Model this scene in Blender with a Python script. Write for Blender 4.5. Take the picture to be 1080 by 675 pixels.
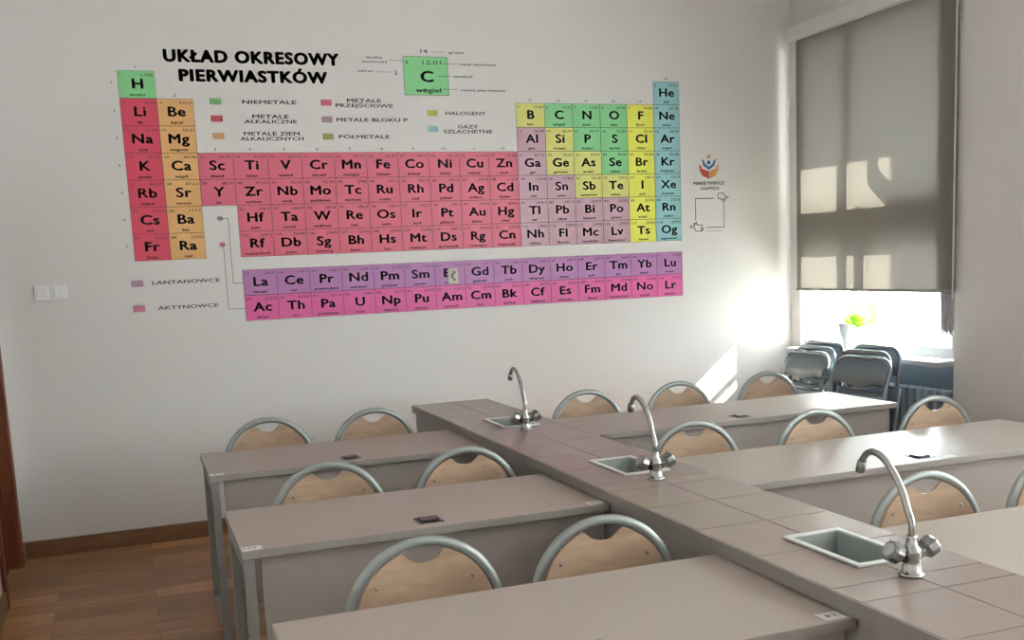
import bpy, bmesh, math, random
from mathutils import Vector, Matrix
random.seed(7)
PI = math.pi
scene = bpy.context.scene
col = scene.collection
for o in list(bpy.data.objects):
    bpy.data.objects.remove(o)

# ------------------------------------------------------------------ camera
cd = bpy.data.cameras.new('camera'); cam = bpy.data.objects.new('camera', cd); col.objects.link(cam)
F, CX, CY = 1092.9, 5.5, 97.2
cd.sensor_fit = 'HORIZONTAL'; cd.sensor_width = 36.0; cd.lens = F / 1080 * 36
cd.shift_x = -CX / 1080; cd.shift_y = CY / 1080
cd.clip_start = .05; cd.clip_end = 200
yaw, pitch, roll = .3526, -.1437, -.0435
fw = Vector((math.sin(yaw) * math.cos(pitch), math.cos(yaw) * math.cos(pitch), math.sin(pitch)))
rt = Vector((math.cos(yaw), -math.sin(yaw), 0)); up = rt.cross(fw)
r2 = rt * math.cos(roll) + up * math.sin(roll); u2 = -rt * math.sin(roll) + up * math.cos(roll)
M = Matrix((r2, u2, -fw)).transposed().to_4x4(); M.translation = Vector((0, -6.499, 1.583))
cam.matrix_world = M
scene.camera = cam
scene.view_settings.view_transform = 'Standard'; scene.view_settings.look = 'None'
scene.view_settings.gamma = 1; scene.view_settings.use_curve_mapping = False
scene.view_settings.exposure = 1.83

# ------------------------------------------------------------------ world, sun, window portals
w = bpy.data.worlds.new('world'); scene.world = w; w.use_nodes = True
nt = w.node_tree; bg = nt.nodes['Background']
bg.inputs[1].default_value = 10.5
wtc = nt.nodes.new('ShaderNodeTexCoord'); wsx = nt.nodes.new('ShaderNodeSeparateXYZ'); wcr = nt.nodes.new('ShaderNodeValToRGB'); wmr = nt.nodes.new('ShaderNodeMapRange')
nt.links.new(wtc.outputs['Generated'], wsx.inputs[0]); nt.links.new(wsx.outputs['Z'], wmr.inputs[0]); nt.links.new(wmr.outputs[0], wcr.inputs[0]); nt.links.new(wcr.outputs[0], bg.inputs[0])
wmr.inputs[1].default_value = -1; wmr.inputs[2].default_value = 1
wcr.color_ramp.elements[0].position = .485; wcr.color_ramp.elements[0].color = (.42, .44, .46, 1)      # street and lawns below the horizon
wcr.color_ramp.elements[1].position = .515; wcr.color_ramp.elements[1].color = (.88, .96, 1.04, 1)      # bright hazy sky
sd = bpy.data.lights.new('sun', 'SUN'); sun = bpy.data.objects.new('sun', sd); col.objects.link(sun)
sd.energy = 31; sd.angle = math.radians(.35); sd.color = (1, .93, .84)
sun.rotation_euler = Vector((-1, .356, -.808)).to_track_quat('-Z', 'Y').to_euler()
sun.location = (9, -2, 6)
XW, XL, YR, ZC = 4.58, -.70, -9.0, 3.62
WINS = [(-1.63, -.118), (-5.60, -3.60), (-8.50, -6.40)]         # y0, y1 of the three windows
ZS, ZH = .885, 3.03
for i, (a, b) in enumerate(WINS):
    ld = bpy.data.lights.new('window_daylight', 'AREA'); lo = bpy.data.objects.new('window_daylight', ld); col.objects.link(lo)
    ld.shape = 'RECTANGLE'; ld.size = (b - a); ld.size_y = ZH - ZS
    lo.location = (4.74, (a + b) / 2, (ZS + ZH) / 2)
    lo.rotation_euler = Vector((-1, 0, 0)).to_track_quat('-Z', 'Z').to_euler()
    ld.cycles.is_portal = True

# ------------------------------------------------------------------ materials
def lin(c):
    return tuple(((x / 255) / 12.92 if x / 255 <= .04045 else ((x / 255 + .055) / 1.055) ** 2.4) for x in c)
MATS = {}
def mat(name, rgb, rough=.5, metal=0, bump=0, bscale=60, var=0, vscale=3, spec=.5, coat=0):
    if name in MATS: return MATS[name]
    m = bpy.data.materials.new(name); m.use_nodes = True; n = m.node_tree.nodes; l = m.node_tree.links
    p = n['Principled BSDF']; p.inputs['Base Color'].default_value = (*rgb, 1)
    p.inputs['Roughness'].default_value = rough; p.inputs['Metallic'].default_value = metal
    p.inputs['Specular IOR Level'].default_value = spec; p.inputs['Coat Weight'].default_value = coat
    tc = n.new('ShaderNodeTexCoord')
    if var:
        ns = n.new('ShaderNodeTexNoise'); ns.inputs['Scale'].default_value = vscale; ns.inputs['Detail'].default_value = 4
        l.new(tc.outputs['Object'], ns.inputs['Vector'])
        mx = n.new('ShaderNodeMix'); mx.data_type = 'RGBA'
        mx.inputs[6].default_value = (*[c * (1 - var) for c in rgb], 1); mx.inputs[7].default_value = (*[min(1, c * (1 + var)) for c in rgb], 1)
        l.new(ns.outputs['Fac'], mx.inputs[0]); l.new(mx.outputs[2], p.inputs['Base Color'])
    if bump:
        nb = n.new('ShaderNodeTexNoise'); nb.inputs['Scale'].default_value = bscale; nb.inputs['Detail'].default_value = 5
        l.new(tc.outputs['Object'], nb.inputs['Vector'])
        b = n.new('ShaderNodeBump'); b.inputs['Strength'].default_value = bump; b.inputs['Distance'].default_value = .01
        l.new(nb.outputs['Fac'], b.inputs['Height']); l.new(b.outputs['Normal'], p.inputs['Normal'])
    MATS[name] = m; return m
def wood(name, c1, c2, scale=(1, 14, 14), rough=.45, planks=None, coat=0, spec=.5):
    m = bpy.data.materials.new(name); m.use_nodes = True; n = m.node_tree.nodes; l = m.node_tree.links
    p = n['Principled BSDF']; p.inputs['Roughness'].default_value = rough; p.inputs['Coat Weight'].default_value = coat; p.inputs['Specular IOR Level'].default_value = spec
    tc = n.new('ShaderNodeTexCoord'); mp = n.new('ShaderNodeMapping'); mp.inputs['Scale'].default_value = scale
    l.new(tc.outputs['Object'], mp.inputs['Vector'])
    ns = n.new('ShaderNodeTexNoise'); ns.inputs['Scale'].default_value = 2.2; ns.inputs['Detail'].default_value = 8; ns.inputs['Distortion'].default_value = .6
    l.new(mp.outputs[0], ns.inputs['Vector'])
    mx = n.new('ShaderNodeMix'); mx.data_type = 'RGBA'; mx.inputs[6].default_value = (*c1, 1); mx.inputs[7].default_value = (*c2, 1)
    cr = n.new('ShaderNodeValToRGB'); cr.color_ramp.elements[0].position = .3; cr.color_ramp.elements[1].position = .7
    l.new(ns.outputs['Fac'], cr.inputs[0]); l.new(cr.outputs[0], mx.inputs[0])
    out = mx.outputs[2]
    if planks:
        br = n.new('ShaderNodeTexBrick'); br.inputs['Color1'].default_value = (1.2, 1.2, 1.2, 1); br.inputs['Color2'].default_value = (.62, .6, .58, 1)
        br.inputs['Mortar'].default_value = (.35, .3, .28, 1); br.inputs['Scale'].default_value = 1
        br.inputs['Brick Width'].default_value = planks[0]; br.inputs['Row Height'].default_value = planks[1]
        br.inputs['Mortar Size'].default_value = .0015; br.offset = .37; br.inputs['Bias'].default_value = -.1
        l.new(tc.outputs['Object'], br.inputs['Vector'])
        m2 = n.new('ShaderNodeMix'); m2.data_type = 'RGBA'; m2.blend_type = 'MULTIPLY'; m2.inputs[0].default_value = 1
        l.new(out, m2.inputs[6]); l.new(br.outputs['Color'], m2.inputs[7]); out = m2.outputs[2]
    l.new(out, p.inputs['Base Color']); MATS[name] = m; return m

WALL = mat('wall_paint', (.78, .757, .737), .55, bump=.05, bscale=90, var=.02, vscale=1.2)
CEIL = mat('ceiling_paint', (.80, .79, .77), .8)
FLOOR = wood('floor_planks', (.34, .165, .070), (.54, .28, .13), (1.2, 12, 1), .42, planks=(1.25, .165))
SKIRT = wood('skirting_wood', (.18, .085, .038), (.27, .14, .065), (1.5, 1.5, 14), .45)
DOORW = wood('door_wood', (.10, .028, .015), (.15, .045, .022), (10, 10, 1), .8, spec=.08)
CASEW = wood('casing_wood', (.17, .055, .026), (.25, .085, .040), (10, 10, 1), .6, spec=.2)
WHITE = mat('white_plastic', (.88, .88, .87), .3)
WFRAME = mat('white_paint', (.82, .83, .83), .35)
SILL = mat('sill_board', (.50, .50, .49), .75, spec=.15)
LAM = mat('desk_laminate', (.40, .335, .295), .40, spec=.24, bump=.04, bscale=260, var=.03, vscale=30)
LAMP = mat('panel_laminate', (.33, .29, .265), .45, bump=.03, bscale=200, var=.03, vscale=20)
EDGE = mat('edge_banding', (.285, .26, .237), .45)
STEEL = mat('painted_grey_steel', (.30, .31, .295), .38, metal=.35)
TUBE = mat('grey_tube_paint', (.30, .325, .31), .32, metal=.35)
CHROME = mat('chrome', (.42, .42, .41), .18, metal=1)
CHROMED = mat('dull_chrome', (.27, .27, .265), .28, metal=1)
BIRCH = wood('birch_plywood', (.39, .265, .18), (.52, .365, .25), (2, 9, 9), .32, coat=.1)
TILE = mat('counter_tile', (.30, .232, .198), .26, spec=.35, bump=.03, bscale=150, var=.06, vscale=14)
GROUT = mat('tile_grout', (.17, .12, .105), .7)
CAR = mat('counter_laminate', (.30, .275, .255), .4, var=.03, vscale=20)
BLACKP = mat('black_plastic', (.02, .021, .023), .3)
DARKG = mat('sink_rim_ceramic', (.62, .63, .60), .25)
BASIN = mat('sink_basin_grey', (.33, .36, .34), .22)
FABB = mat('hazed_black_vinyl', (.21, .26, .295), .42, bump=.05, bscale=300)  # black vinyl lightened to blue-grey, window haze put into the colour
FTUBE = mat('hazed_dark_tube', (.24, .28, .31), .25, metal=.6)  # chair tubes lifted likewise, haze mixed into their colour
INK = mat('dark_ink', (.024, .024, .034), .5)
INKS = mat('soft_ink', (.10, .085, .085), .6)
PAPER = mat('paper_white', (.74, .74, .71), .5)
RAD = mat('radiator_enamel', (.30, .35, .39), .35)

CURT = mat('grey_curtain', (.55, .55, .57), .8)
CONC = mat('sun_blocker_render', (.55, .53, .50), .8)

def fabric(name, rgb, trans):
    m = bpy.data.materials.new(name); m.use_nodes = True; n = m.node_tree.nodes; l = m.node_tree.links
    for x in list(n): n.remove(x)
    out = n.new('ShaderNodeOutputMaterial'); d = n.new('ShaderNodeBsdfDiffuse'); t = n.new('ShaderNodeBsdfTranslucent'); a = n.new('ShaderNodeAddShader')
    tc = n.new('ShaderNodeTexCoord'); ns = n.new('ShaderNodeTexNoise'); ns.inputs['Scale'].default_value = 120; ns.inputs['Detail'].default_value = 3
    l.new(tc.outputs['Object'], ns.inputs['Vector'])
    for nd, c in ((d, rgb), (t, trans)):
        mx = n.new('ShaderNodeMix'); mx.data_type = 'RGBA'
        mx.inputs[6].default_value = (*[q * .86 for q in c], 1); mx.inputs[7].default_value = (*[q * 1.14 for q in c], 1)
        l.new(ns.outputs['Fac'], mx.inputs[0]); l.new(mx.outputs[2], nd.inputs[0])
    l.new(d.outputs[0], a.inputs[0]); l.new(t.outputs[0], a.inputs[1]); l.new(a.outputs[0], out.inputs[0]); MATS[name] = m; return m
BLIND = fabric('blind_fabric', (.22, .205, .185), (.0185, .0170, .0146))

LEAF = fabric('bright_leaf', (.26, .55, .06), (.10, .22, .02))
POTM = mat('pot_grey_white', (.42, .42, .44), .4)
def glass():
    m = bpy.data.materials.new('window_glass'); m.use_nodes = True; n = m.node_tree.nodes; l = m.node_tree.links
    for x in list(n): n.remove(x)
    out = n.new('ShaderNodeOutputMaterial'); t = n.new('ShaderNodeBsdfTransparent'); g = n.new('ShaderNodeBsdfGlossy'); g.inputs['Roughness'].default_value = .02
    lw = n.new('ShaderNodeLayerWeight'); pw = n.new('ShaderNodeMath'); pw.operation = 'POWER'; pw.inputs[1].default_value = 5; l.new(lw.outputs['Facing'], pw.inputs[0])
    fr = n.new('ShaderNodeMath'); fr.operation = 'MULTIPLY_ADD'; fr.inputs[1].default_value = .9; fr.inputs[2].default_value = .04; l.new(pw.outputs[0], fr.inputs[0]); mx = n.new('ShaderNodeMixShader'); t.inputs[0].default_value = (.95, .97, .96, 1)
    l.new(fr.outputs[0], mx.inputs[0]); l.new(t.outputs[0], mx.inputs[1]); l.new(g.outputs[0], mx.inputs[2]); l.new(mx.outputs[0], out.inputs[0]); return m
GLASS = glass()

# ------------------------------------------------------------------ mesh helpers
class MB:
    def __init__(s): s.v = []; s.f = []; s.mi = []; s.sm = []
    def add(s, vs, fs, mi=0, smooth=False, T=None):
        b = len(s.v)
        s.v += [tuple(T @ Vector(q)) if T is not None else tuple(q) for q in vs]
        s.f += [tuple(b + i for i in q) for q in fs]; s.mi += [mi] * len(fs); s.sm += [smooth] * len(fs); return s
    def box(s, x0, x1, y0, y1, z0, z1, mi=0, bev=0, T=None):
        if x0 > x1: x0, x1 = x1, x0
        if y0 > y1: y0, y1 = y1, y0
        if z0 > z1: z0, z1 = z1, z0
        if bev:
            bm = bmesh.new(); r = bmesh.ops.create_cube(bm, size=1)
            for q in bm.verts: q.co = Vector(((x0 + x1) / 2 + q.co.x * (x1 - x0), (y0 + y1) / 2 + q.co.y * (y1 - y0), (z0 + z1) / 2 + q.co.z * (z1 - z0)))
            bmesh.ops.bevel(bm, geom=list(bm.edges), offset=bev, segments=2, affect='EDGES', profile=.5)
            bm.verts.index_update(); s.add([q.co[:] for q in bm.verts], [[q.index for q in f.verts] for f in bm.faces], mi, False, T); bm.free(); return s
        vs = [(x, y, z) for z in (z0, z1) for y in (y0, y1) for x in (x0, x1)]
        return s.add(vs, [(0, 2, 3, 1), (4, 5, 7, 6), (0, 1, 5, 4), (2, 6, 7, 3), (0, 4, 6, 2), (1, 3, 7, 5)], mi, False, T)
    def tube(s, pts, r, seg=10, mi=0, ry=None, T=None, cap=True, radii=None):
        P = [Vector(p) for p in pts]; n = len(P); vs = []; fs = []
        up0 = None
        for i in range(n):
            t = (P[min(i + 1, n - 1)] - P[max(i - 1, 0)]).normalized()
            if up0 is None:
                a = Vector((0, 1, 0)) if abs(t.y) < .9 else Vector((1, 0, 0)); u = (a - t * a.dot(t)).normalized()
            else: u = (up0 - t * up0.dot(t)).normalized()
            up0 = u; q = t.cross(u); rr = radii[i] if radii else r; rb = (ry if ry else rr)
            for k in range(seg):
                g = 2 * PI * k / seg; vs.append(P[i] + u * rb * math.cos(g) + q * rr * math.sin(g))
        for i in range(n - 1):
            for k in range(seg):
                fs.append((i * seg + k, i * seg + (k + 1) % seg, (i + 1) * seg + (k + 1) % seg, (i + 1) * seg + k))
        s.add(vs, fs, mi, True, T)
        if cap:
            b = len(s.v) - len(vs); s.f += [tuple(b + k for k in range(seg))[::-1], tuple(b + (n - 1) * seg + k for k in range(seg))]; s.mi += [mi, mi]; s.sm += [False, False]
        return s
    def lathe(s, prof, c=(0, 0, 0), seg=20, mi=0, T=None, ribs=0):
        vs = []; fs = []
        for (r, z) in prof:
            for k in range(seg):
                g = 2 * PI * k / seg; q = r * (1 + (ribs * (k % 2)))
                vs.append((c[0] + q * math.cos(g), c[1] + q * math.sin(g), c[2] + z))
        for i in range(len(prof) - 1):
            for k in range(seg): fs.append((i * seg + k, i * seg + (k + 1) % seg, (i + 1) * seg + (k + 1) % seg, (i + 1) * seg + k))
        s.add(vs, fs, mi, not ribs, T)
        b = len(s.v) - len(vs); s.f += [tuple(b + k for k in range(seg))[::-1], tuple(b + (len(prof) - 1) * seg + k for k in range(seg))]; s.mi += [mi, mi]; s.sm += [False, False]
        return s
    def prism(s, outline, y0, y1, mi=0, T=None):          # outline in XZ, extruded in Y
        n = len(outline); vs = [(x, y0, z) for x, z in outline] + [(x, y1, z) for x, z in outline]
        fs = [tuple(range(n)), tuple(range(2 * n - 1, n - 1, -1))] + [(i, i + n, (i + 1) % n + n, (i + 1) % n) for i in range(n)]
        return s.add(vs, fs, mi, False, T)
    def build(s, name, mats, parent=None, loc=(0, 0, 0), rz=0):
        me = bpy.data.meshes.new(name); me.from_pydata(s.v, [], s.f)
        for m in (mats if isinstance(mats, (list, tuple)) else [mats]): me.materials.append(m)
        me.polygons.foreach_set('material_index', s.mi); me.polygons.foreach_set('use_smooth', s.sm)
        bm = bmesh.new(); bm.from_mesh(me); bmesh.ops.recalc_face_normals(bm, faces=[f for f in bm.faces]); bm.to_mesh(me); bm.free()
        me.update()
        o = bpy.data.objects.new(name, me); col.objects.link(o); o.location = loc; o.rotation_euler = (0, 0, rz)
        if parent: o.parent = parent
        return o
def empty(name, loc=(0, 0, 0), rz=0, rot=None):
    o = bpy.data.objects.new(name, None); col.objects.link(o); o.location = loc; o.rotation_euler = rot or (0, 0, rz); o.empty_display_size = .1; return o
def tag(o, label, cat, group=None):
    o['label'] = label; o['category'] = cat
    if group: o['group'] = group
    return o
def struct(o): o['kind'] = 'structure'; return o
def copy_tree(o, parent=None):
    c = o.copy(); col.objects.link(c)
    if parent: c.parent = parent
    for ch in list(o.children): copy_tree(ch, c)
    return c

_tc = {}
def text_mesh(s, bold=0):
    k = (s, bold)
    if k in _tc: return _tc[k]
    cu = bpy.data.curves.new('t', 'FONT'); cu.body = s; cu.size = 1; cu.resolution_u = 3; cu.space_character = 1 + bold * 2.2
    o = bpy.data.objects.new('t', cu); col.objects.link(o)
    me = bpy.data.meshes.new_from_object(o.evaluated_get(bpy.context.evaluated_depsgraph_get()))
    vs = [tuple(q.co) for q in me.vertices]; fs = [tuple(p.vertices) for p in me.polygons]
    bpy.data.objects.remove(o); bpy.data.curves.remove(cu); bpy.data.meshes.remove(me)
    if not vs: vs = [(0, 0, 0)]
    if bold:                                           # heavier strokes: the outline set again beside itself
        n = len(vs); sh_ = [(-1, 0), (1, 0), (-.5, .7), (.5, -.7)] if bold < .04 else [(math.cos(k * PI / 6), .8 * math.sin(k * PI / 6)) for k in range(12)] + [(0, 0)]
        vs = [(x + a * bold, y + c * bold, z) for a, c in sh_ for x, y, z in vs]
        fs = [tuple(i + n * k for i in f) for k in range(len(sh_)) for f in fs]
    _tc[k] = (vs, fs, min(q[0] for q in vs), max(q[0] for q in vs)); return _tc[k]
def wtext(mb, s, xc, zb, size, y, mi, bold=0, wide=1, fit=None, align='c'):
    """writing on the back wall: xc centre (or left edge), zb baseline, size = cap height"""
    vs, fs, a, b = text_mesh(s, bold); k = size / .729
    kx = k * wide if fit is None else fit / (b - a)
    off = xc - (a + b) / 2 * kx if align == 'c' else xc - a * kx
    mb.add([(off + q[0] * kx, y, zb + q[1] * k) for q in vs], fs, mi)

# ------------------------------------------------------------------ the room
struct(MB().box(XL - .3, XW + .3, YR - .3, .3, -.2, 0).build('floor', FLOOR))
struct(MB().box(XL - .3, XW + .3, YR - .3, .3, ZC, ZC + .2).build('ceiling', CEIL))
struct(MB().box(XL - .3, XW + .3, 0, .3, 0, ZC).build('wall_back', WALL))
struct(MB().box(XL - .3, XW + .3, YR - .3, YR, 0, ZC).build('wall_rear', WALL))
DY0, DY1, DZ = -.96, -.20, 2.08
b = MB().box(XL - .3, XL, DY1, 0, 0, ZC).box(XL - .3, XL, DY0, DY1, DZ, ZC).box(XL - .3, XL, YR, DY0, 0, ZC)
struct(b.build('wall_left', WALL))
b = MB(); T = .30; yy = 0
for i, (a, c) in enumerate(WINS):
    b.box(XW, XW + T, c, yy, 0, ZC)
    b.box(XW, XW + T, a, c, ZH, ZC)
    b.box(XW + (.10 if i == 0 else 0), XW + T, a, c, 0, ZS - .03)
    yy = a
b.box(XW, XW + T, YR, yy, 0, ZC)
struct(b.build('wall_right', WALL))
struct(MB().box(XL + .0, XW, -.018, 0, 0, .098).build('baseboard_back', SKIRT))
struct(MB().box(XL, XL + .016, YR, DY0 - .07, 0, .098).box(XL, XL + .016, DY1 + .075, -.02, 0, .098).build('baseboard_left', SKIRT))

# the door in the left wall
d = struct(empty('door_1', (XL, (DY0 + DY1) / 2, 0)))
b = MB()
b.box(.0005, .018, .364, .45, 0, DZ + .07, bev=.004).box(.0005, .018, -.45, -.364, 0, DZ + .07, bev=.004).box(.0005, .018, -.364, .364, DZ - .016, DZ + .07, bev=.004)
b.box(-.14, .0005, .364, .3795, 0, DZ - .001).box(-.14, .0005, -.3795, -.364, 0, DZ - .001).box(-.14, .0005, -.364, .364, DZ - .016, DZ - .001)
b.box(-.14, -.05, .352, .364, 0, DZ - .016).box(-.14, -.05, -.364, -.352, 0, DZ - .016)
b.build('door_casing', CASEW, d)
b = MB().box(-.09, -.049, -.350, .350, .008, DZ - .018, bev=.003)
for z0, z1 in ((.2, .95), (1.1, 1.95)):
    b.box(-.049, -.043, -.25, .25, z0, z1, bev=.003)
lf = b.build('door_leaf', DOORW, d)
MB().tube([(-.049, .30, 1.02), (-.01, .30, 1.02), (-.005, .29, 1.02), (-.005, .18, 1.02)], .009).box(-.049, -.044, .28, .32, .92, 1.1, bev=.002).build('door_handle', CHROMED, lf)

# windows
def window(i, y0, y1):
    wn = struct(empty('window_%d' % (i + 1), (4.66, (y0 + y1) / 2, ZS)))
    L = lambda y: y - (y0 + y1) / 2
    H = ZH - ZS; fr = MB()
    if i == 0:
        st = [(-.186, y1), (y0, y0 + .07)]; lo = [(-.873, -.787), (-.695, -.606)]; hi = [(-.695, -.606)]
    else:
        st = [(y1 - .07, y1), (y0, y0 + .07)]; m = (y0 + y1) / 2; lo = [(m - .09, m + .09)]; hi = lo
    for a, c in st: fr.box(-.035, .035, L(a), L(c), 0, H, bev=.004)
    fr.box(-.034, .034, L(y0), L(y1), 0, .07, bev=.004).box(-.034, .034, L(y0), L(y1), H - .07, H, bev=.004)
    fr.box(-.03, .03, L(y0) + .02, L(y1) - .02, 1.633 - ZS, 1.897 - ZS, bev=.006)
    for a, c in lo: fr.box(-.025, .025, L(a), L(c), .05, 1.64 - ZS, bev=.004)
    for a, c in hi: fr.box(-.025, .025, L(a), L(c), 1.89 - ZS, H - .05, bev=.004)
    fr.build('window_frame', WFRAME, wn)
    MB().box(-.003, .003, L(y0) + .05, L(y1) - .05, .06, 1.65 - ZS).build('window_glass', GLASS, wn)
    MB().box(-.003, .003, L(y0) + .05, L(y1) - .05, 1.88 - ZS, H - .06).build('window_glass', GLASS, wn)
    MB().box(-.20, -.036, L(y0) + .004, L(y1) - .004, -.032, 0, bev=.006).build('window_sill', SILL, wn)
for i, (a, c) in enumerate(WINS): window(i, a, c)

# outside the windows: unseen blockers added to shape the sun: slab, railing, brace, block
ex = struct(MB().box(4.9, 5.60, -2.0, .6, 2.975, 3.1, bev=.01).build('sun_blocker_slab', CONC))
rl = MB().box(5.300, 5.312, -2.2, .2, 1.632, 1.682).box(5.28, 5.33, -2.2, -2.14, -2, 2.975).box(5.28, 5.33, .14, .2, -2, 2.975)
sh = lambda q: (q[0] - .265, q[1] + .602)
def yz(pts, x0, x1):
    n = len(pts); P = [sh(q) for q in pts]
    vs = [(x0, y, z) for y, z in P] + [(x1, y, z) for y, z in P]
    return vs, [tuple(range(n)), tuple(range(2 * n - 1, n - 1, -1))] + [(k, k + n, (k + 1) % n + n, (k + 1) % n) for k in range(n)]
rl.add(*yz([(-.883, 1.998), (-1.10, 1.815), (-1.10, 1.962), (-.978, 2.061), (-.978, 2.36), (-.883, 2.36)], 5.29, 5.32))
rl.add(*yz([(-.766, 1.848), (-1.10, 1.742), (-1.10, 1.66), (-.74, 1.66)], 5.29, 5.32))
struct(rl.build('sun_blocker_rail', CONC))
struct(MB().box(11.0, 11.5, -22, -3.567, -4, 12.5).build('sun_blocker_wall', CONC))

struct(MB().box(4.664, 4.68, -1.61, -.14, 0, ZS - .032).build('niche_shade_panel', mat('niche_shade_slate', (.17, .215, .26), .5)))  # added panel; the niche's shade and glare tone is put into its colour

# ------------------------------------------------------------------ the periodic table on the back wall
X0, Z0, CW, CH = .0593, 2.7592, .2010, .1537
PALC = dict(alk=(.78, .075, .14), ear=(.84, .47, .18), tra=(.78, .155, .235), pme=(.60, .37, .44), mtl=(.76, .74, .20), non=(.27, .72, .31), hal=(.90, .90, .12), nob=(.34, .64, .67), lan=(.52, .22, .49), act=(.80, .135, .39))
CELLM = {k: mat('print_' + k, v, .38) for k, v in PALC.items()}
EL = """H 1 1 1.008 wodór non;He 2 18 4.003 hel nob;Li 3 1 6.94 lit alk;Be 4 2 9.012 beryl ear;B 5 13 10.81 bor mtl;C 6 14 12.01 węgiel non;N 7 15 14.01 azot non;O 8 16 16.00 tlen non;F 9 17 19.00 fluor hal;Ne 10 18 20.18 neon nob;
Na 11 1 22.99 sód alk;Mg 12 2 24.31 magnez ear;Al 13 13 26.98 glin pme;Si 14 14 28.09 krzem mtl;P 15 15 30.97 fosfor non;S 16 16 32.06 siarka non;Cl 17 17 35.45 chlor hal;Ar 18 18 39.95 argon nob;
K 19 1 39.10 potas alk;Ca 20 2 40.08 wapń ear;Sc 21 3 44.96 skand tra;Ti 22 4 47.87 tytan tra;V 23 5 50.94 wanad tra;Cr 24 6 52.00 chrom tra;Mn 25 7 54.94 mangan tra;Fe 26 8 55.85 żelazo tra;Co 27 9 58.93 kobalt tra;Ni 28 10 58.69 nikiel tra;Cu 29 11 63.55 miedź tra;Zn 30 12 65.38 cynk tra;Ga 31 13 69.72 gal pme;Ge 32 14 72.63 german mtl;As 33 15 74.92 arsen mtl;Se 34 16 78.96 selen non;Br 35 17 79.90 brom hal;Kr 36 18 83.80 krypton nob;
Rb 37 1 85.47 rubid alk;Sr 38 2 87.62 stront ear;Y 39 3 88.91 itr tra;Zr 40 4 91.22 cyrkon tra;Nb 41 5 92.91 niob tra;Mo 42 6 95.95 molibden tra;Tc 43 7 [98] technet tra;Ru 44 8 101.1 ruten tra;Rh 45 9 102.9 rod tra;Pd 46 10 106.4 pallad tra;Ag 47 11 107.9 srebro tra;Cd 48 12 112.4 kadm tra;In 49 13 114.8 ind pme;Sn 50 14 118.7 cyna pme;Sb 51 15 121.8 antymon mtl;Te 52 16 127.6 tellur mtl;I 53 17 126.9 jod hal;Xe 54 18 131.3 ksenon nob;
Cs 55 1 132.9 cez alk;Ba 56 2 137.3 bar ear;Hf 72 4 178.5 hafn tra;Ta 73 5 180.9 tantal tra;W 74 6 183.8 wolfram tra;Re 75 7 186.2 ren tra;Os 76 8 190.2 osm tra;Ir 77 9 192.2 iryd tra;Pt 78 10 195.1 platyna tra;Au 79 11 197.0 złoto tra;Hg 80 12 200.6 rtęć tra;Tl 81 13 204.4 tal pme;Pb 82 14 207.2 ołów pme;Bi 83 15 209.0 bizmut pme;Po 84 16 [209] polon pme;At 85 17 [210] astat hal;Rn 86 18 [222] radon nob;
Fr 87 1 [223] frans alk;Ra 88 2 [226] rad ear;Rf 104 4 [267] rutherford tra;Db 105 5 [268] dubn tra;Sg 106 6 [269] seaborg tra;Bh 107 7 [270] bohr tra;Hs 108 8 [269] has tra;Mt 109 9 [278] meitner tra;Ds 110 10 [281] darmstadt tra;Rg 111 11 [282] roentgen tra;Cn 112 12 [285] kopernik tra;Nh 113 13 [286] nihon pme;Fl 114 14 [289] flerow pme;Mc 115 15 [290] moskow pme;Lv 116 16 [293] liwermor pme;Ts 117 17 [294] tenes hal;Og 118 18 [294] oganeson nob"""
PER = {1: (1, 2), 2: (3, 10), 3: (11, 18), 4: (19, 36), 5: (37, 54), 6: (55, 86), 7: (87, 118)}
def cell(parent, ox, oz, sym, num, mass, nm, fam, name='element_cell', s=1.0):
    """one printed field, upper left corner at ox, oz (relative to its thing)"""
    w_, h_ = CW * s, CH * s; b = MB()
    b.box(ox, ox + w_, -.0015, -.0003, oz - h_, oz, 0)
    e = .0012
    for (x0, x1, z0, z1) in ((ox, ox + w_, oz - e, oz + e * .2), (ox, ox + w_, oz - h_, oz - h_ + e), (ox, ox + e, oz - h_, oz), (ox + w_ - e, ox + w_, oz - h_, oz)):
        b.box(x0, x1, -.0022, -.0015, z0, z1, 2)
    cx = ox + w_ / 2
    wtext(b, sym, cx + .004, oz - h_ * .64, h_ * .365, -.0024, 1, bold=.034, wide=1.24)
    wtext(b, num, ox + w_ * .06, oz - h_ * .20, h_ * .10, -.0022, 2, wide=1.5, align='l')
    vs, fs, a, c = text_mesh(mass, 0); k = h_ * .10 / .729 * 1.55
    wtext(b, mass, ox + w_ * .95 - (c - a) * k, oz - h_ * .20, h_ * .10, -.0022, 2, wide=1.55, align='l')
    vs, fs, a, c = text_mesh(nm, .02); k = h_ * .105 / .729 * 1.45
    wtext(b, nm, cx, oz - h_ * .92, h_ * .105, -.0022, 1, bold=.02, fit=min((c - a) * k, w_ * .93))
    return b.build(name, [CELLM[fam], INK, INKS], parent)
pt = tag(empty('periodic_table', (X0, 0, Z0)), 'large coloured periodic table printed on the white back wall, seven rows from H to Og', 'wall chart')
for ent in EL.replace('\n', '').split(';'):
    sym, num, g, mass, nm, fam = ent.split(' ')
    g, n_ = int(g), int(num); r = [k for k, (a, c) in PER.items() if a <= n_ <= c][0]
    cell(pt, (g - 1) * CW, -(r - 1) * CH, sym, num, mass, nm, fam)
top = {1: 0, 2: 1, 18: 0, **{g: 1 for g in range(13, 18)}, **{g: 3 for g in range(3, 13)}}
for g, r in top.items():
    b = MB(); wtext(b, str(g), (g - .5) * CW, -r * CH + .012, .017, -.001, 0, wide=1.4); b.build('group_number', [INKS], pt)
for r in range(7):
    b = MB(); wtext(b, str(r + 1), -.035, -(r + .5) * CH, .017, -.001, 0, wide=1.3); b.build('period_number', [INKS], pt)

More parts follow.
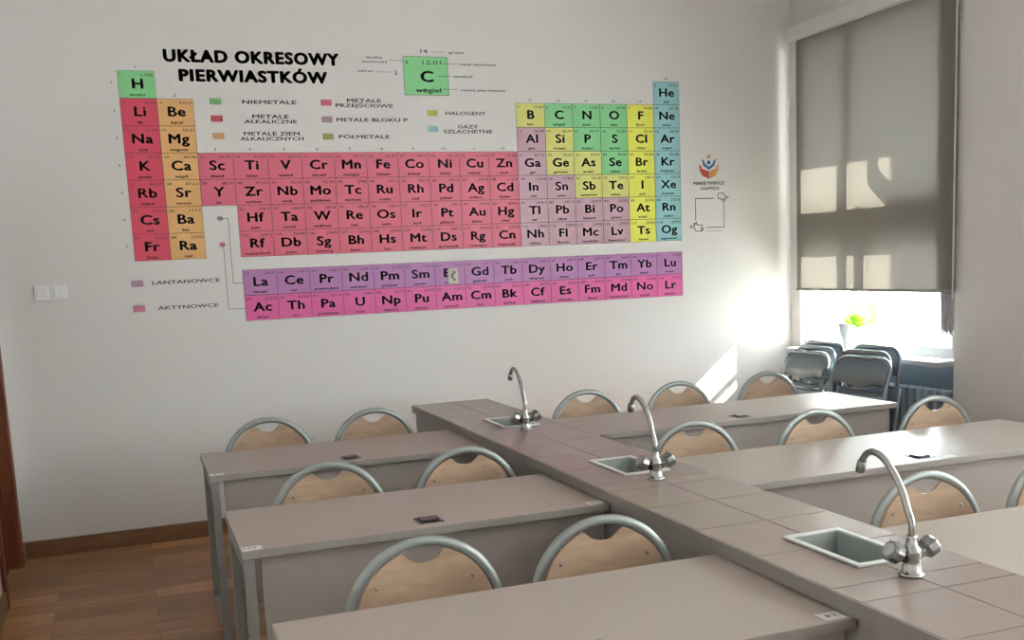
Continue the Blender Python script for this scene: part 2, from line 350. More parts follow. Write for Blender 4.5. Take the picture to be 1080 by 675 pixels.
LZ = Z0 - 7.498 * CH
ls = tag(empty('lanthanide_actinide_strip', (X0 + 3 * CW, 0, LZ)), 'purple and pink two-row strip of lanthanides and actinides printed under the periodic table', 'wall chart')
LN = "La 57 138.9 lantan;Ce 58 140.1 cer;Pr 59 140.9 prazeodym;Nd 60 144.2 neodym;Pm 61 [145] promet;Sm 62 150.4 samar;Eu 63 152.0 europ;Gd 64 157.3 gadolin;Tb 65 158.9 terb;Dy 66 162.5 dysproz;Ho 67 164.9 holm;Er 68 167.3 erb;Tm 69 168.9 tul;Yb 70 173.1 iterb;Lu 71 175.0 lutet"
AC = "Ac 89 [227] aktyn;Th 90 232.0 tor;Pa 91 231.0 protaktyn;U 92 238.0 uran;Np 93 [237] neptun;Pu 94 [244] pluton;Am 95 [243] ameryk;Cm 96 [247] kiur;Bk 97 [247] berkel;Cf 98 [251] kaliforn;Es 99 [252] einstein;Fm 100 [257] ferm;Md 101 [258] mendelew;No 102 [259] nobel;Lr 103 [262] lorens"
for r, (S, fam) in enumerate(((LN, 'lan'), (AC, 'act'))):
    for k, ent in enumerate(S.split(';')):
        sym, num, mass, nm = ent.split(' ')
        cell(ls, k * CW, -r * CH, sym, num, mass, nm, fam)
# the two dots with lead lines from the gap in column three down to the strip
b = MB()
for (dx, dz, lx, row, mi) in ((.558 - X0 - 3 * CW, 1.916 - LZ, .605 - X0 - 3 * CW, 0, 1), (.560 - X0 - 3 * CW, 1.762 - LZ, .565 - X0 - 3 * CW, 1, 2)):
    n = 16; b.add([(dx + .018 * math.cos(2 * PI * k / n), -.0012, dz + .014 * math.sin(2 * PI * k / n)) for k in range(n)], [tuple(range(n))], mi)
    zt = -(row + .5) * CH; e = .0014
    if row == 0: b.box(dx, lx, -.0013, -.0003, dz - e, dz + e, 0)
    b.box(lx - e, lx + e, -.0013, -.0003, zt, dz, 0).box(lx, 0, -.0013, -.0003, zt - e, zt + e, 0)
b.build('lead_lines', [INKS, mat('legend_lan', (.33, .22, .28), .5), mat('legend_act', (.55, .16, .26), .5)], ls)

tt = tag(empty('mural_title', (.83, 0, 2.79)), 'black bold two-line title UKŁAD OKRESOWY PIERWIASTKÓW on the wall above the chart', 'wall lettering')
b = MB(); wtext(b, 'UKŁAD OKRESOWY', -.005, .026, .068, -.0015, 0, bold=.058, fit=1.02); b.build('title_line', INK, tt)
b = MB(); wtext(b, 'PIERWIASTKÓW', -.005, -.082, .066, -.0015, 0, bold=.058, fit=.865); b.build('title_line', INK, tt)

ky = tag(empty('carbon_key', (1.735, 0, 2.88)), 'large green carbon square with captions and thin lines, right of the title', 'wall lettering')
b = MB(); w_, h_ = .29, .234
b.box(0, w_, -.0015, 0, -h_, 0, 0)
for (x0, x1, z0, z1) in ((0, w_, -.002, 0), (0, w_, -h_, -h_ + .002), (0, .002, -h_, 0), (w_ - .002, w_, -h_, 0)): b.box(x0, x1, -.002, -.0015, z0, z1, 1)
wtext(b, 'C', .15, -.152, .068, -.0022, 1, bold=.035, wide=1.35); wtext(b, '6', .016, -.046, .024, -.0022, 1, wide=1.3, align='l')
wtext(b, '12.01', .185, -.046, .024, -.0022, 1, fit=.12); wtext(b, 'węgiel', .155, -.216, .027, -.0022, 1, bold=.03, fit=.165)
b.build('element_cell', [CELLM['non'], INK], ky)
for s_, x_, z_, h2, fit in (('14', .138, .022, .024, .045), ('grupa', .35, .024, .015, .10), ('liczba', -.18, -.018, .014, .10), ('atomowa', -.18, -.043, .014, .16), ('okres', -.24, -.10, .014, .10), ('2', -.05, -.112, .026, .022),
                            ('masa atomowa', .49, -.046, .014, .25), ('symbol', .385, -.122, .014, .13), ('nazwa pierwiastka', .52, -.205, .014, .30)):
    b = MB(); wtext(b, s_, x_, z_, h2, -.001, 0, bold=.02, fit=fit); b.build('caption', [INKS], ky)
for x0, x1, z in ((.19, .28, .03), (-.09, 0, -.028), (-.17, -.08, -.098), (.26, .35, -.04), (.22, .31, -.116), (.25, .35, -.196)):
    MB().box(x0, x1, -.0022, -.0015, z - .0011, z + .0011, 0).build('caption_line', [INKS], ky)

lg = tag(empty('colour_legend', (.62, 0, 2.40)), 'legend of small colour swatches with capital captions between the title and the chart', 'wall lettering')
LEG = [(.586, 2.593, 'niemetale', (.23, .50, .20), ('NIEMETALE',), .90, .318), (.586, 2.495, 'alk', (.55, .07, .10), ('METALE', 'ALKALICZNE'), .90, .31), (.588, 2.395, 'earth', (.70, .38, .18), ('METALE ZIEM', 'ALKALICZNYCH'), .90, .375),
       (1.239, 2.594, 'tra', (.66, .15, .23), ('METALE', 'PRZEJŚCIOWE'), 1.475, .36), (1.238, 2.494, 'pme', (.50, .31, .38), ('METALE BLOKU P',), 1.52, .45), (1.238, 2.392, 'mtl', (.40, .39, .15), ('PÓŁMETALE',), 1.463, .32),
       (1.908, 2.538, 'hal', (.55, .55, .10), ('HALOGENY',), 2.13, .27), (1.908, 2.440, 'nob', (.34, .58, .62), ('GAZY', 'SZLACHETNE'), 2.14, .33),
       (.061, 1.555, 'lan', (.44, .29, .40), ('LANTANOWCE',), .335, .385), (.058, 1.406, 'act', (.68, .24, .36), ('AKTYNOWCE',), .335, .345)]
for (x, z, k, c, tx, xc, wd) in LEG:
    if k in ('lan', 'act'): x += .0
    MB().box(x - .033 - .62, x + .033 - .62, -.0015, -.0003, z - .018 - 2.40, z + .018 - 2.40).build('colour_swatch', mat('swatch_' + k, c, .5), lg)
    b = MB(); f1 = {'METALE': .215, 'METALE ZIEM': .33, 'GAZY': .135}
    if len(tx) == 1: wtext(b, tx[0], xc - .62, z - .011 - 2.40, .022, -.001, 0, bold=.02, fit=wd)
    else:
        wtext(b, tx[0], xc - .62, z + .004 - 2.40, .022, -.001, 0, bold=.02, fit=f1[tx[0]]); wtext(b, tx[1], xc - .62, z - .026 - 2.40, .022, -.001, 0, bold=.02, fit=wd)
    b.build('caption', [mat('legend_ink', (.06, .05, .06), .5)], lg)

# logo: open book of two hands with a small figure, words, frame with two pointing hands
lo = tag(empty('wall_logo', (3.905, 0, 2.140)), 'small logo with a figure over an open book, words MAKE THINGS HAPPEN, right of chart', 'wall logo')
b = MB()
def poly(b, pts, mi, y=-.001): b.add([(x, y, z) for x, z in pts], [tuple(range(len(pts)))], mi)
SC = lambda pts: [(x * .92, z * .78) for x, z in pts]
poly(b, SC([(-.085, .085), (-.07, .075), (-.06, .045), (0, .02), (0, -.045), (-.055, -.02), (-.078, .02)]), 0)
poly(b, SC([(.085, .085), (.07, .075), (.06, .045), (0, .02), (0, -.045), (.055, -.02), (.078, .02)]), 1)
poly(b, SC([(-.062, .125), (-.048, .125), (-.03, .085), (0, .062), (.03, .085), (.048, .125), (.062, .125), (.048, .07), (0, .032), (-.048, .07)]), 2, -.0014)
n = 14
poly(b, SC([(.017 * math.cos(2 * PI * k / n), .098 + .019 * math.sin(2 * PI * k / n)) for k in range(n)]), 2, -.0016)
poly(b, SC([(.014 * math.cos(2 * PI * k / n), .15 + .018 * math.sin(2 * PI * k / n)) for k in range(n)]), 1, -.0016)
wtext(b, 'MAKE THINGS', 0, -.077, .024, -.001, 3, bold=.02, fit=.25); wtext(b, 'HAPPEN', .005, -.113, .024, -.001, 3, bold=.02, fit=.145)
b.build('emblem', [mat('logo_red', (.60, .10, .08), .5), mat('logo_orange', (.72, .36, .13), .5), mat('logo_blue', (.05, .18, .38), .5), mat('logo_grey', (.13, .13, .16), .5)], lo)
fr = tag(empty('pointing_hands_frame', (3.905, 0, 1.865)), 'thin grey square outline with two pointing hands, below the small logo', 'wall lettering')
b = MB(); e = .0025
def line(b, pts, e=.0025, mi=0):
    for (x0, z0), (x1, z1) in zip(pts, pts[1:]):
        dx, dz = x1 - x0, z1 - z0; L_ = math.hypot(dx, dz) or 1; nx, nz = -dz / L_ * e, dx / L_ * e
        b.add([(x0 + nx, -.001, z0 + nz), (x1 + nx, -.001, z1 + nz), (x1 - nx, -.001, z1 - nz), (x0 - nx, -.001, z0 - nz)], [(0, 1, 2, 3)], mi)
line(b, [(-.113, -.045), (-.113, .104), (.035, .104)]); line(b, [(.115, .07), (.115, -.098), (-.03, -.098)]); line(b, [(-.035, -.122), (.10, -.122)], .0012)
b.build('outline', [INKS], fr)
hand = [(-.075, .012), (-.02, .012), (-.035, .035), (-.025, .042), (.02, .02), (.06, .02), (.06, -.045), (.0, -.05), (-.02, -.04), (-.02, -.012), (-.075, -.004), (-.075, .012)]
b = MB(); line(b, [(.108 - x * .62, .112 - z * .55) for x, z in hand]); line(b, [(.095, .10), (.118, .072), (.13, .10)]); b.build('pointing_hand', [INKS], fr)
b = MB(); line(b, [(-.105 + x * .72, -.092 + z * .62) for x, z in hand]); line(b, [(-.125, -.075), (-.108, -.055), (-.10, -.08)])
for k in range(3): line(b, [(-.075, -.098 - .009 * k), (-.05, -.098 - .009 * k)], .0018)
b.build('pointing_hand', [INKS], fr)

# light switches, wall hook plate over the Eu field
for k, (xc, lb) in enumerate(((-.450, 'left white light switch of the pair on the wall beside the door'), (-.363, 'right white light switch of the pair on the wall beside the door'))):
    s_ = tag(empty('light_switch', (xc, 0, 1.525)), lb, 'light switch', 'pair of light switches')
    MB().box(-.0415, .0415, -.016, 0, -.042, .042, bev=.004).build('switch_plate', WHITE, s_)
    MB().box(-.026, .026, -.024, -.016, -.027, .027, bev=.003).build('rocker', WHITE, s_)
hk = tag(empty('wall_hook', (1.988, 0, 1.512)), 'small pale plate with a metal hook on the purple strip over Eu', 'wall hook')
MB().box(-.034, .034, -.008, 0, -.049, .049, bev=.003).build('hook_plate', mat('hook_plate_cream', (.60, .58, .48), .4), hk)
b = MB().tube([(.012 * math.sin(a) * (1 if a < PI * 2 else -1), -.012 - .004 * math.sin(a / 2), .03 - .06 * a / (4 * PI)) for a in [k * PI / 8 for k in range(33)]], .004, 8)
b.build('hook', CHROMED, hk)

# ------------------------------------------------------------------ floor furniture: counter with sinks
CXL, CXR, CY0, CY1, CZ = 1.491, 1.957, -5.92, -.674, .785
SX0, SX1 = 1.655, 1.845
PIT = 1.31
sinks = [(-4.43 + PIT * k, -4.105 + PIT * k) for k in range(3)]
def rsub(r, h):                                   # rectangle minus rectangle
    x0, x1, y0, y1 = r; a, b_, c, d_ = h
    if a >= x1 or b_ <= x0 or c >= y1 or d_ <= y0: return [r]
    out = []
    if x0 < a: out.append((x0, a, y0, y1))
    if b_ < x1: out.append((b_, x1, y0, y1))
    u0, u1 = max(x0, a), min(x1, b_)
    if y0 < c: out.append((u0, u1, y0, c))
    if d_ < y1: out.append((u0, u1, d_, y1))
    return out
def cut(rects):
    for (a, c) in sinks:
        h = (SX0 + .012, SX1 - .012, a + .012, c - .012); rects = [q for r in rects for q in rsub(r, h)]
    return rects
ct = tag(empty('lab_counter', ((CXL + CXR) / 2, (CY0 + CY1) / 2, 0)), 'long brown tiled laboratory counter running between the left and right desk rows', 'counter')
OX, OY = (CXL + CXR) / 2, (CY0 + CY1) / 2
b = MB()
b.box(CXL + .017 - OX, CXL + .035 - OX, CY0 + .02 - OY, CY1 - .02 - OY, 0, CZ - .042).box(CXR - .035 - OX, CXR - .017 - OX, CY0 + .02 - OY, CY1 - .02 - OY, 0, CZ - .042)
b.box(CXL + .036 - OX, CXR - .036 - OX, CY1 - .04 - OY, CY1 - .02 - OY, 0, CZ - .042).box(CXL + .036 - OX, CXR - .036 - OX, CY0 + .02 - OY, CY0 + .04 - OY, 0, CZ - .042)
b.build('cabinet_body', CAR, ct)
b = MB()
for r in cut([(CXL + .004, CXR - .004, CY0 + .004, CY1 - .004)]): b.box(r[0] - OX, r[1] - OX, r[2] - OY, r[3] - OY, CZ - .041, CZ - .0025)
for r in ((CXL, CXL + .004, CY0, CY1), (CXR - .004, CXR, CY0, CY1), (CXL, CXR, CY1 - .004, CY1), (CXL, CXR, CY0, CY0 + .004)): b.box(r[0] - OX, r[1] - OX, r[2] - OY, r[3] - OY, CZ - .041, CZ - .0005, 1)
b.build('worktop_slab', [GROUT, EDGE], ct)
ys = sorted({round(-4.64 + PIT * k + o, 4) for k in range(-1, 4) for o in (0, .11, .42, .73, 1.04)} | {CY0 + .004, CY1 - .004}); ys = [y for y in ys if CY0 <= y <= CY1]
b = MB(); gr = .0022
for (x0, x1) in ((CXL + .004, 1.733), (1.733, CXR - .004)):
    for y0, y1 in zip(ys, ys[1:]):
        if y1 - y0 < .01: continue
        for r in cut([(x0 + gr, x1 - gr, y0 + gr, y1 - gr)]):
            if r[1] - r[0] > .004 and r[3] - r[2] > .004: b.box(r[0] - OX, r[1] - OX, r[2] - OY, r[3] - OY, CZ - .0025, CZ)
b.build('tiled_top', TILE, ct)

def sink_mesh():
    r = empty('sink', (0, 0, CZ)); hw, hl = (SX1 - SX0) / 2, .1625
    b = MB()
    for (x0, x1, y0, y1) in ((-hw, -hw + .018, -hl, hl), (hw - .018, hw, -hl, hl), (-hw + .018, hw - .018, -hl, -hl + .018), (-hw + .018, hw - .018, hl - .018, hl)): b.box(x0, x1, y0, y1, .0008, .008, bev=.002)
    b.build('rim', DARKG, r)
    b = MB(); i, j, t = hw - .018, hl - .018, .003
    b.box(-i, -i + t, -j, j, -.16, .004).box(i - t, i, -j, j, -.16, .004).box(-i, i, -j, -j + t, -.16, .004).box(-i, i, j - t, j, -.16, .004).box(-i, i, -j, j, -.165, -.16)
    bs = b.build('basin', BASIN, r)
    MB().lathe([(.025, 0), (.025, .003), (.018, .004), (.016, .002)], (0, 0, -.16)).build('drain', CHROME, bs)
    return r
def faucet():
    r = empty('faucet', (0, 0, CZ))
    MB().lathe([(.031, .0), (.031, .006), (.026, .010), (.023, .012), (.022, .05), (.025, .055), (.024, .068), (.015, .078), (.013, .095), (.013, .10)], (0, 0, .0008), 24).build('faucet_body', CHROME, r)
    for s in (-1, 1):
        T_ = Matrix.Translation((s * .012, 0, .045)) @ Matrix.Rotation(s * math.radians(62), 4, 'Y')
        h = MB().lathe([(.013, 0), (.012, .028), (.016, .030)], seg=16, T=T_).build('handle_stem', CHROME, r)
        k = MB().lathe([(.017, .028), (.0245, .034), (.0255, .056), (.022, .062)], seg=20, ribs=.09, T=T_).build('knob', CHROMED, h)
        MB().lathe([(.018, .062), (.016, .066)], seg=18, T=T_).build('knob_cap', mat('knob_cap_grey', (.42, .40, .38), .4), k)
    P = [(0, .0, .095), (0, .0, .13), (0, .012, .155), (0, .032, .20), (0, .058, .236), (0, .085, .262), (0, .112, .279), (0, .138, .285), (0, .160, .280), (0, .176, .266), (0, .186, .247)]
    Q = []                                               # smooth the path
    for k in range(len(P) - 1):
        p0, p1, p2, p3 = [Vector(P[max(0, min(len(P) - 1, k + d_))]) for d_ in (-1, 0, 1, 2)]
        for t in (0, .25, .5, .75):
            Q.append(.5 * ((2 * p1) + (p2 - p0) * t + (2 * p0 - 5 * p1 + 4 * p2 - p3) * t * t + (3 * p1 - p0 - 3 * p2 + p3) * t ** 3))
    Q.append(Vector(P[-1])); MB().tube(Q, .0088, 14).build('spout', CHROME, r)
    MB().tube([(0, .183, .254), (0, .191, .226)], .0125, 16).build('aerator', CHROMED, r)
    return r
s0, f0 = sink_mesh(), faucet()
SL = ['white-rimmed sink set in the counter nearest the camera', 'white-rimmed sink set in the middle of the tiled counter', 'white-rimmed sink at the far end of the tiled counter']
FL = ['chrome swan-neck tap with two knobs, nearest on the counter', 'chrome swan-neck tap with two knobs, middle one of three on the counter', 'chrome swan-neck tap with two knobs, farthest on the counter near the wall']
for k, (a, c) in enumerate(sinks):
    o = s0 if k == 0 else copy_tree(s0); o.location = ((SX0 + SX1) / 2, (a + c) / 2, CZ); tag(o, SL[k], 'sink', 'sinks in the counter')
    o = f0 if k == 0 else copy_tree(f0); o.location = (1.728, -4.535 + PIT * k, CZ); tag(o, FL[k], 'tap', 'taps on the counter')

# ------------------------------------------------------------------ desks
YF = [-1.994, -3.304, -4.614]; DD = .60; DH = .74
def desk(kind):
    x0, x1 = (.256, 1.503) if kind == 'left' else (1.962, 3.857)
    r = empty('school_desk', ((x0 + x1) / 2, 0, 0)); hw = (x1 - x0) / 2
    # origin at the desk's front edge (y = 0), back edge at y = DD
    b = MB().box(-hw, hw, 0, DD, DH - .027, DH - .0006, 1, bev=.0015).box(-hw + .001, hw - .001, .001, DD - .001, DH - .0012, DH, 0); b.build('desktop', [LAM, EDGE], r)
    px0, px1 = (-hw + .060, hw - .006) if kind == 'left' else (-hw + .01, hw - .035)
    MB().box(px0, px1, .035, .053, .22, DH - .028).build('modesty_panel', LAMP, r)
    for s in (-1, 1):
        xa = s * (hw - .021) if kind == 'left' else s * (hw - .018)
        for y in (.055 + (.02 if kind == 'right' or s > 0 else -.03), .53):
            MB().box(xa - .016, xa + .016, y - .016, y + .016, .0, DH - .028, bev=.003).build('leg', STEEL, r)
        MB().box(xa - .0155, xa + .0155, .0925, .514, .03, .065, bev=.003).build('foot_bar', STEEL, r)
        MB().box(xa - .0155, xa + .0155, .0925, .514, DH - .075, DH - .03, bev=.003).build('top_rail', STEEL, r)
    sx = (.879 - (x0 + x1) / 2) if kind == 'left' else (2.93 - (x0 + x1) / 2)
    q = MB().box(sx - .043, sx + .043, .052, .142, DH - .02, DH + .002, bev=.003).build('socket_box', BLACKP, r)
    MB().box(sx - .03, sx + .03, .070, .125, DH + .002, DH + .007, bev=.002).build('socket_flap', mat('socket_flap_black', (.035, .036, .04), .25), q)
    return r, hw
def sticker(r, x, y, s, nm='number_sticker'):
    b = MB().box(x, x + .06, y, y + .045, DH + .0001, DH + .0012, 0)
    vs, fs, a, c = text_mesh(s, .02); k = .018 / .729
    b.add([(x + .042 - (q[0] - a) * k * 1.3, y + .032 - q[1] * k, DH + .0016) for q in vs], fs, 1)
    b.build(nm, [PAPER, INK], r)
POSW = ['farthest', 'middle', 'nearest']
for kind in ('left', 'right'):
    base, hw = desk(kind)
    ds = [base, copy_tree(base), copy_tree(base)]
    for k, o in enumerate(ds):
        o.location.y = YF[k]
    if kind == 'left':
        LB = ['grey two-seat school desk nearest the back wall, left of the tiled counter', 'grey two-seat school desk in the middle row left of the tiled counter', 'grey two-seat school desk in the front row, cut by the bottom of the photo']
        sticker(ds[0], -hw + .002, .003, '12'); sticker(ds[1], -hw + .004, .006, 'NY'); sticker(ds[2], hw - .075, .012, '14'); sticker(ds[1], hw - .07, .012, '13')
    else:
        LB = ['grey three-seat school desk nearest the back wall, right of the counter beside folded chairs', 'grey three-seat school desk in the middle row right of the tiled counter', 'grey school desk behind the nearest tap, cut by the right photo edge']
        sticker(ds[1], 2.985 - 2.9095, .012, '')
    for o, l_ in zip(ds, LB): tag(o, l_, 'desk', 'school desks ' + ('left' if kind == 'left' else 'right') + ' of the counter')

# ------------------------------------------------------------------ chairs with hooped birch backs
def chair():
    r = empty('school_chair'); R, zc = .2135, .632
    pts = [(-.205, .11, .0), (-.208, .045, .30), (-.2125, .006, .52), (-.2135, .0, .60)]
    pts += [(-R * math.cos(a), .0 + .012 * math.sin(a), zc + R * math.sin(a)) for a in [k * PI / 28 for k in range(0, 29)]]
    pts += [(-x, y, z) for x, y, z in [(-.2135, .0, .60), (-.2125, .006, .52), (-.208, .045, .30), (-.205, .11, .0)]]
    MB().tube(pts, .0145, 12, ry=.011).build('back_hoop', TUBE, r)
    # plywood panel following the inside of the hoop, hand notch in its top
    n = 44; rp = .1965; vs = []; fs = []
    for i in range(n + 1):
        x = -rp + .0015 + (2 * rp - .003) * i / n
        zt = zc + math.sqrt(max(0, rp * rp - x * x)); 
        if abs(x) < .066: zt = min(zt, .786 + .046 * (abs(x) / .066) ** 2.4)
        ex = (abs(x) / rp) ** 6; zb = .575 + .045 * ex
        y = .016 - .45 * x * x
        vs += [(x, y - .012, zb), (x, y - .012, zt), (x, y - .004, zt), (x, y - .004, zb)]
    for i in range(n):
        for k in range(4): fs.append((i * 4 + k, i * 4 + (k + 1) % 4, (i + 1) * 4 + (k + 1) % 4, (i + 1) * 4 + k))
    fs += [(0, 1, 2, 3), tuple(4 * n + k for k in (3, 2, 1, 0))]
    pn = MB().add(vs, fs).build('backrest', BIRCH, r)
    for sx in (-.135, .135):
        for z in (.625, .735):
            yb = .016 - .45 * sx * sx - .012
            MB().lathe([(.006, 0), (.005, .002), (.002, .003)], seg=10, T=Matrix.Translation((sx, yb, z)) @ Matrix.Rotation(PI / 2, 4, 'X')).build('screw', CHROMED, pn)
    # seat
    m = 20; vs = []; fs = []
    ol = []
    for k in range(40):
        a = 2 * PI * k / 40; c, s = math.cos(a), math.sin(a)
        ol.append((.195 * math.copysign(abs(c) ** .45, c), -.215 + .195 * math.copysign(abs(s) ** .45, s)))
    z0, z1 = .452, .462
    vs = [(x, y, z0) for x, y in ol] + [(x, y, z1) for x, y in ol]; N = len(ol)
    fs = [tuple(range(N))[::-1], tuple(range(N, 2 * N))] + [(k, (k + 1) % N, (k + 1) % N + N, k + N) for k in range(N)]
    MB().add(vs, fs).build('seat', BIRCH, r)
    b = MB().tube([(-.19, .02, .441), (-.185, -.38, .441)], .010).tube([(.19, .02, .441), (.185, -.38, .441)], .010).tube([(-.185, -.32, .441), (.185, -.32, .441)], .009)
    b.build('seat_frame', TUBE, r)
    for s in (-1, 1): MB().tube([(s * .186, -.375, .441), (s * .20, -.41, .0)], .0115).build('front_leg', TUBE, r)
    return r
c0 = chair()
CH = [(.604, -1.19, .02, 'birch-backed chair behind the farthest left desk, nearer the door'), (1.150, -1.20, .03, 'birch-backed chair behind the farthest left desk, nearer the counter'),
      (.656, -2.585, 0, 'birch-backed chair behind the middle left desk, nearer the door'), (1.212, -2.58, 0, 'birch-backed chair behind the middle left desk, nearer the counter'),
      (.687, -3.85, .0, 'large foreground birch-backed chair behind the nearest desk, on its left half'), (1.208, -3.885, -.02, 'large foreground birch-backed chair behind the nearest desk, beside the counter'),
      (2.354, -1.235, -.02, 'birch-backed chair behind the farthest right desk, next to the counter'), (2.945, -1.225, .0, 'birch-backed chair at the middle of the farthest right desk, before the sunlit patch'), (3.604, -1.15, -.02, 'birch-backed chair behind the farthest right desk, beside the folded black chairs'),
      (2.285, -2.54, -.06, 'birch-backed chair behind the middle right desk, closest to the middle tap'), (2.900, -2.58, .0, 'birch-backed chair at the centre of the middle right desk'), (3.604, -2.555, -.02, 'birch-backed chair behind the middle right desk, in front of the radiator'),
      (2.358, -3.885, -.02, 'birch-backed chair seen behind the nearest swan-neck tap, at the front right desk'), (2.925, -3.875, .0, 'birch-backed chair at the right edge of the photo, front right desk')]
for k, (x, y, rz, lb) in enumerate(CH):
    o = c0 if k == 0 else copy_tree(c0); o.location = (x, y, 0); o.rotation_euler = (0, 0, rz); tag(o, lb, 'chair', 'hoop-backed chairs at the desks')

# ------------------------------------------------------------------ window corner: blind, plant, curtain, radiator, folded chairs
bl = tag(empty('roller_blind', (XW, -.885, ZH)), 'large grey roller blind pulled most of the way down the window', 'blind')
b = MB().box(-.085, -.002, -.79, .83, .005, .10, bev=.012); b.build('cassette', WFRAME, bl)
n = 60; vs = []; fs = []
y0, y1, zb, zt = -.765, .772, 1.305 - ZH, .01
def fy(z): return 0
for sgn, off in ((0, 0), (1, .0012)):
    for j in range(25):
        for i in range(n + 1):
            u = i / n; v_ = j / 24; y = y0 + (y1 - y0) * u; z = zb + (zt - zb) * v_
            wv = .0016 * math.sin(u * 21) * (1 - v_)
            if u == 0: y += .004 * math.sin(v_ * 40)
            vs.append((-.025 + wv + off, y, z))
W_ = n + 1
for j in range(24):
    for i in range(n): fs.append((j * W_ + i, j * W_ + i + 1, (j + 1) * W_ + i + 1, (j + 1) * W_ + i))
b = MB().add(vs[:25 * W_], fs, 0, True); b.build('blind_fabric', BLIND, bl)
MB().box(-.035, -.018, y0, y1, zb - .012, zb + .004, bev=.003).build('bottom_bar', mat('blind_bar_grey', (.25, .235, .22), .5), bl)
b = MB().tube([(-.05, y0 - .010, -.02), (-.05, y0 - .012, -1.75), (-.052, y0 - .018, -1.77), (-.054, y0 - .024, -1.75), (-.054, y0 - .022, -.0)], .0022, 6); b.build('bead_chain', WFRAME, bl)

rd = tag(empty('radiator', (4.60, -1.06, .0)), 'grey-blue ribbed radiator under the window sill', 'radiator')
ns = 16
for k in range(ns):
    y = -.50 + 1.0 * k / (ns - 1)
    MB().box(-.045, .045, y - .022, y + .022, .12, .70, bev=.014).build('radiator_section', RAD, rd)
MB().tube([(0, -.47, .15), (0, .47, .15)], .018).tube([(0, -.47, .66), (0, .47, .66)], .018).tube([(0, -.5, .15), (0, -.535, .15), (0, -.535, 0)], .011).tube([(0, .5, .15), (0, .53, .15), (0, .53, 0)], .011).build('radiator_pipe', RAD, rd)

pp = tag(empty('potted_plant', (4.545, -.68, ZS + .001)), 'bright green leafy plant in a small white pot on the window sill', 'plant')
b = MB().lathe([(.035, 0), (.036, .01), (.020, .03), (.018, .06), (.040, .12), (.052, .185), (.055, .19), (.048, .185)], seg=24); b.build('pot', POTM, pp)
b = MB(); rr = random.Random(3)
for k in range(34):
    a = rr.uniform(0, 2 * PI); el = rr.uniform(.1, 1.3); L_ = rr.uniform(.07, .15); cx, cy = .012 * math.cos(a), .05 * math.sin(a) - .10
    dr = Vector((math.cos(a) * math.cos(el) * .55, math.sin(a) * math.cos(el) * 1.15, math.sin(el))); sd_ = dr.cross(Vector((0, 0, 1))).normalized()
    p = Vector((cx, cy, .18)); vs = []
    for t, wd in ((0, .005), (.3, .016), (.6, .023), (.85, .014), (1, .001)):
        c = p + dr * L_ * t + Vector((0, 0, -.03 * t * t)); vs += [c - sd_ * wd, c + Vector((0, 0, -.003)), c + sd_ * wd]
    fs = []
    for t in range(4): fs += [(t * 3, t * 3 + 1, t * 3 + 4, t * 3 + 3), (t * 3 + 1, t * 3 + 2, t * 3 + 5, t * 3 + 4)]
    b.add(vs, fs, 0, True)
b.build('foliage', LEAF, pp)
b = MB()
for k in range(5): b.tube([(0, .004 * k - .008, .17), (.004 * (k - 2), -.03 - .012 * k, .20), (.006 * (k - 2), -.06 - .025 * k, .215)], .0022, 6)
b.build('stems', LEAF, pp)

cu = tag(empty('window_curtain', (4.595, -1.56, 0)), 'narrow grey gathered curtain hanging at the right side of the window behind the blind', 'curtain')
vs = []; fs = []; n = 40; m = 10
for j in range(m + 1):
    for i in range(n + 1):
        u = i / n; z = 1.05 + (2.98 - 1.05) * j / m + (.02 * math.sin(u * 17) if j == 0 else 0)
        vs.append((.012 * math.sin(u * 30), -.06 + .13 * u * (.75 + .25 * min(1, j / 3)), z))
for j in range(m):
    for i in range(n): fs.append((j * (n + 1) + i, j * (n + 1) + i + 1, (j + 1) * (n + 1) + i + 1, (j + 1) * (n + 1) + i))
cf = MB().add(vs, fs, 0, True).build('curtain_cloth', CURT, cu)
sm = cf.modifiers.new('thick', 'SOLIDIFY'); sm.thickness = .002

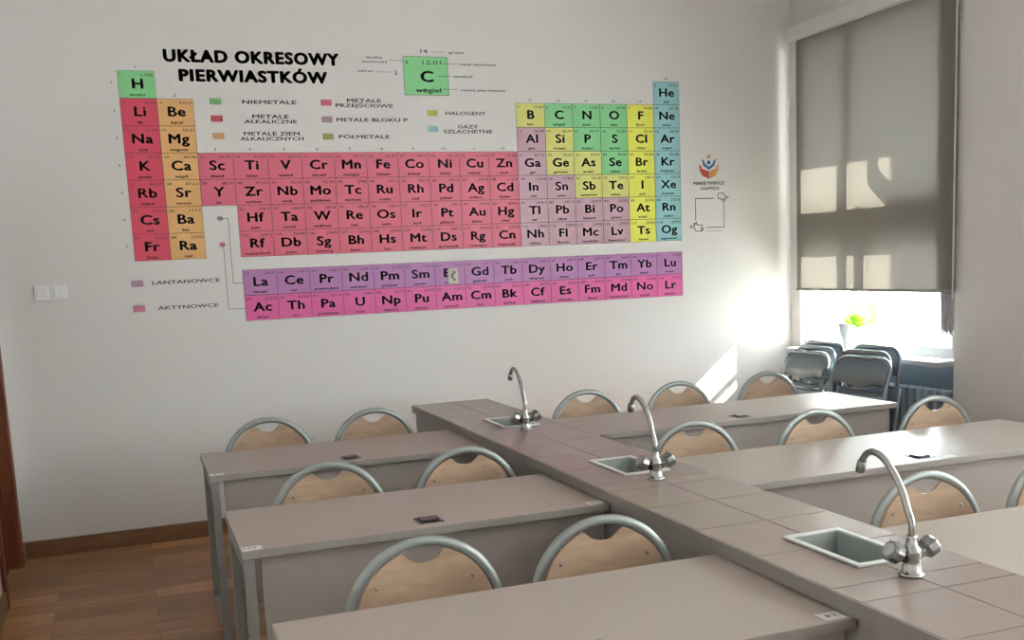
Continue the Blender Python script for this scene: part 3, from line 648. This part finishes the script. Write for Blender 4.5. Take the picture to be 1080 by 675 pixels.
def folding_chair():
    r = empty('folding_chair')                 # leaning plane: local x = width, z = up, faces -y
    hw, H = .215, 0.95; rc = .085
    def arch(hw, H, rc, y):
        p = [(-hw, y, 0), (-hw, y, H - rc)] + [(-hw + rc - rc * math.cos(a), y, H - rc + rc * math.sin(a)) for a in [k * PI / 16 for k in range(1, 9)]]
        return p + [(-x, yy_, z) for x, yy_, z in p[::-1]]
    MB().tube(arch(hw, H, rc, 0), .0125, 12).build('back_frame', FTUBE, r)
    n = 24; vs = []; fs = []
    for i in range(n + 1):
        x = -hw + .010 + (2 * hw - .02) * i / n; q = hw - .01; a = max(0, abs(x) - (q - rc + .01))
        zt = H - .012 - (rc - math.sqrt(max(0, rc * rc - a * a)) if a < rc else rc); zb = H - .172 - .012 * math.cos(x / hw * PI * 1.5)
        y = .012 - .25 * x * x
        vs += [(x, y - .014, zb), (x, y - .020, (zb + zt) / 2), (x, y - .014, zt), (x, y + .006, zt), (x, y + .006, zb)]
    for i in range(n):
        for k in range(5): fs.append((i * 5 + k, i * 5 + (k + 1) % 5, (i + 1) * 5 + (k + 1) % 5, (i + 1) * 5 + k))
    fs += [(0, 1, 2, 3, 4), tuple(5 * n + k for k in (4, 3, 2, 1, 0))]
    MB().add(vs, fs, 0, True).build('back_pad', FABB, r)
    MB().box(-.19, .19, .012, .04, .34, .70, bev=.012).build('seat_pad', FABB, r)
    b = MB().tube([(-.20, .03, .72), (-.20, .03, 0)], .011).tube([(.20, .03, .72), (.20, .03, 0)], .011).tube([(-.20, .03, .10), (.20, .03, .10)], .009).tube([(-.20, .03, .71), (.20, .03, .71)], .009)
    b.build('rear_legs', FTUBE, r)
    MB().tube([(-hw, 0, .14), (hw, 0, .14)], .009).build('crossbar', FTUBE, r)
    return r
fc = folding_chair()
FC = [(4.245, -.69, .90, 88, 'folded black chair at the front of the stack beside the back wall'), (4.32, -.66, .925, 90, 'folded black chair second from the front in the stack beside the back wall'), (4.395, -.645, .95, 90, 'folded black chair at the back of the stack beside the back wall, against the window'),
      (4.245, -1.245, .90, 80, 'folded black chair at the front of the right stack, by the radiator'), (4.315, -1.17, .93, 84, 'folded black chair in the middle of the right stack, by the radiator'), (4.40, -1.165, .955, 88, 'folded black chair at the back of the right stack, against the sill')]
for k, (x, y, ztop, fa, lb) in enumerate(FC):
    o = fc if k == 0 else copy_tree(fc)
    a = math.radians(fa); lean = math.acos(min(1, ztop / .963))
    # local -y (front) turned to face -x; lean backwards towards the window
    Rz = Matrix.Rotation(-a, 4, 'Z'); Rx = Matrix.Rotation(-lean, 4, 'X')
    top_off = (Rz @ Rx) @ Vector((0, 0, .95))
    o.rotation_mode = 'XYZ'; o.rotation_euler = (Rz @ Rx).to_euler()
    o.location = (x - top_off.x, y - top_off.y, .013)
    tag(o, lb, 'folding chair', 'folded black chairs in the window corner')
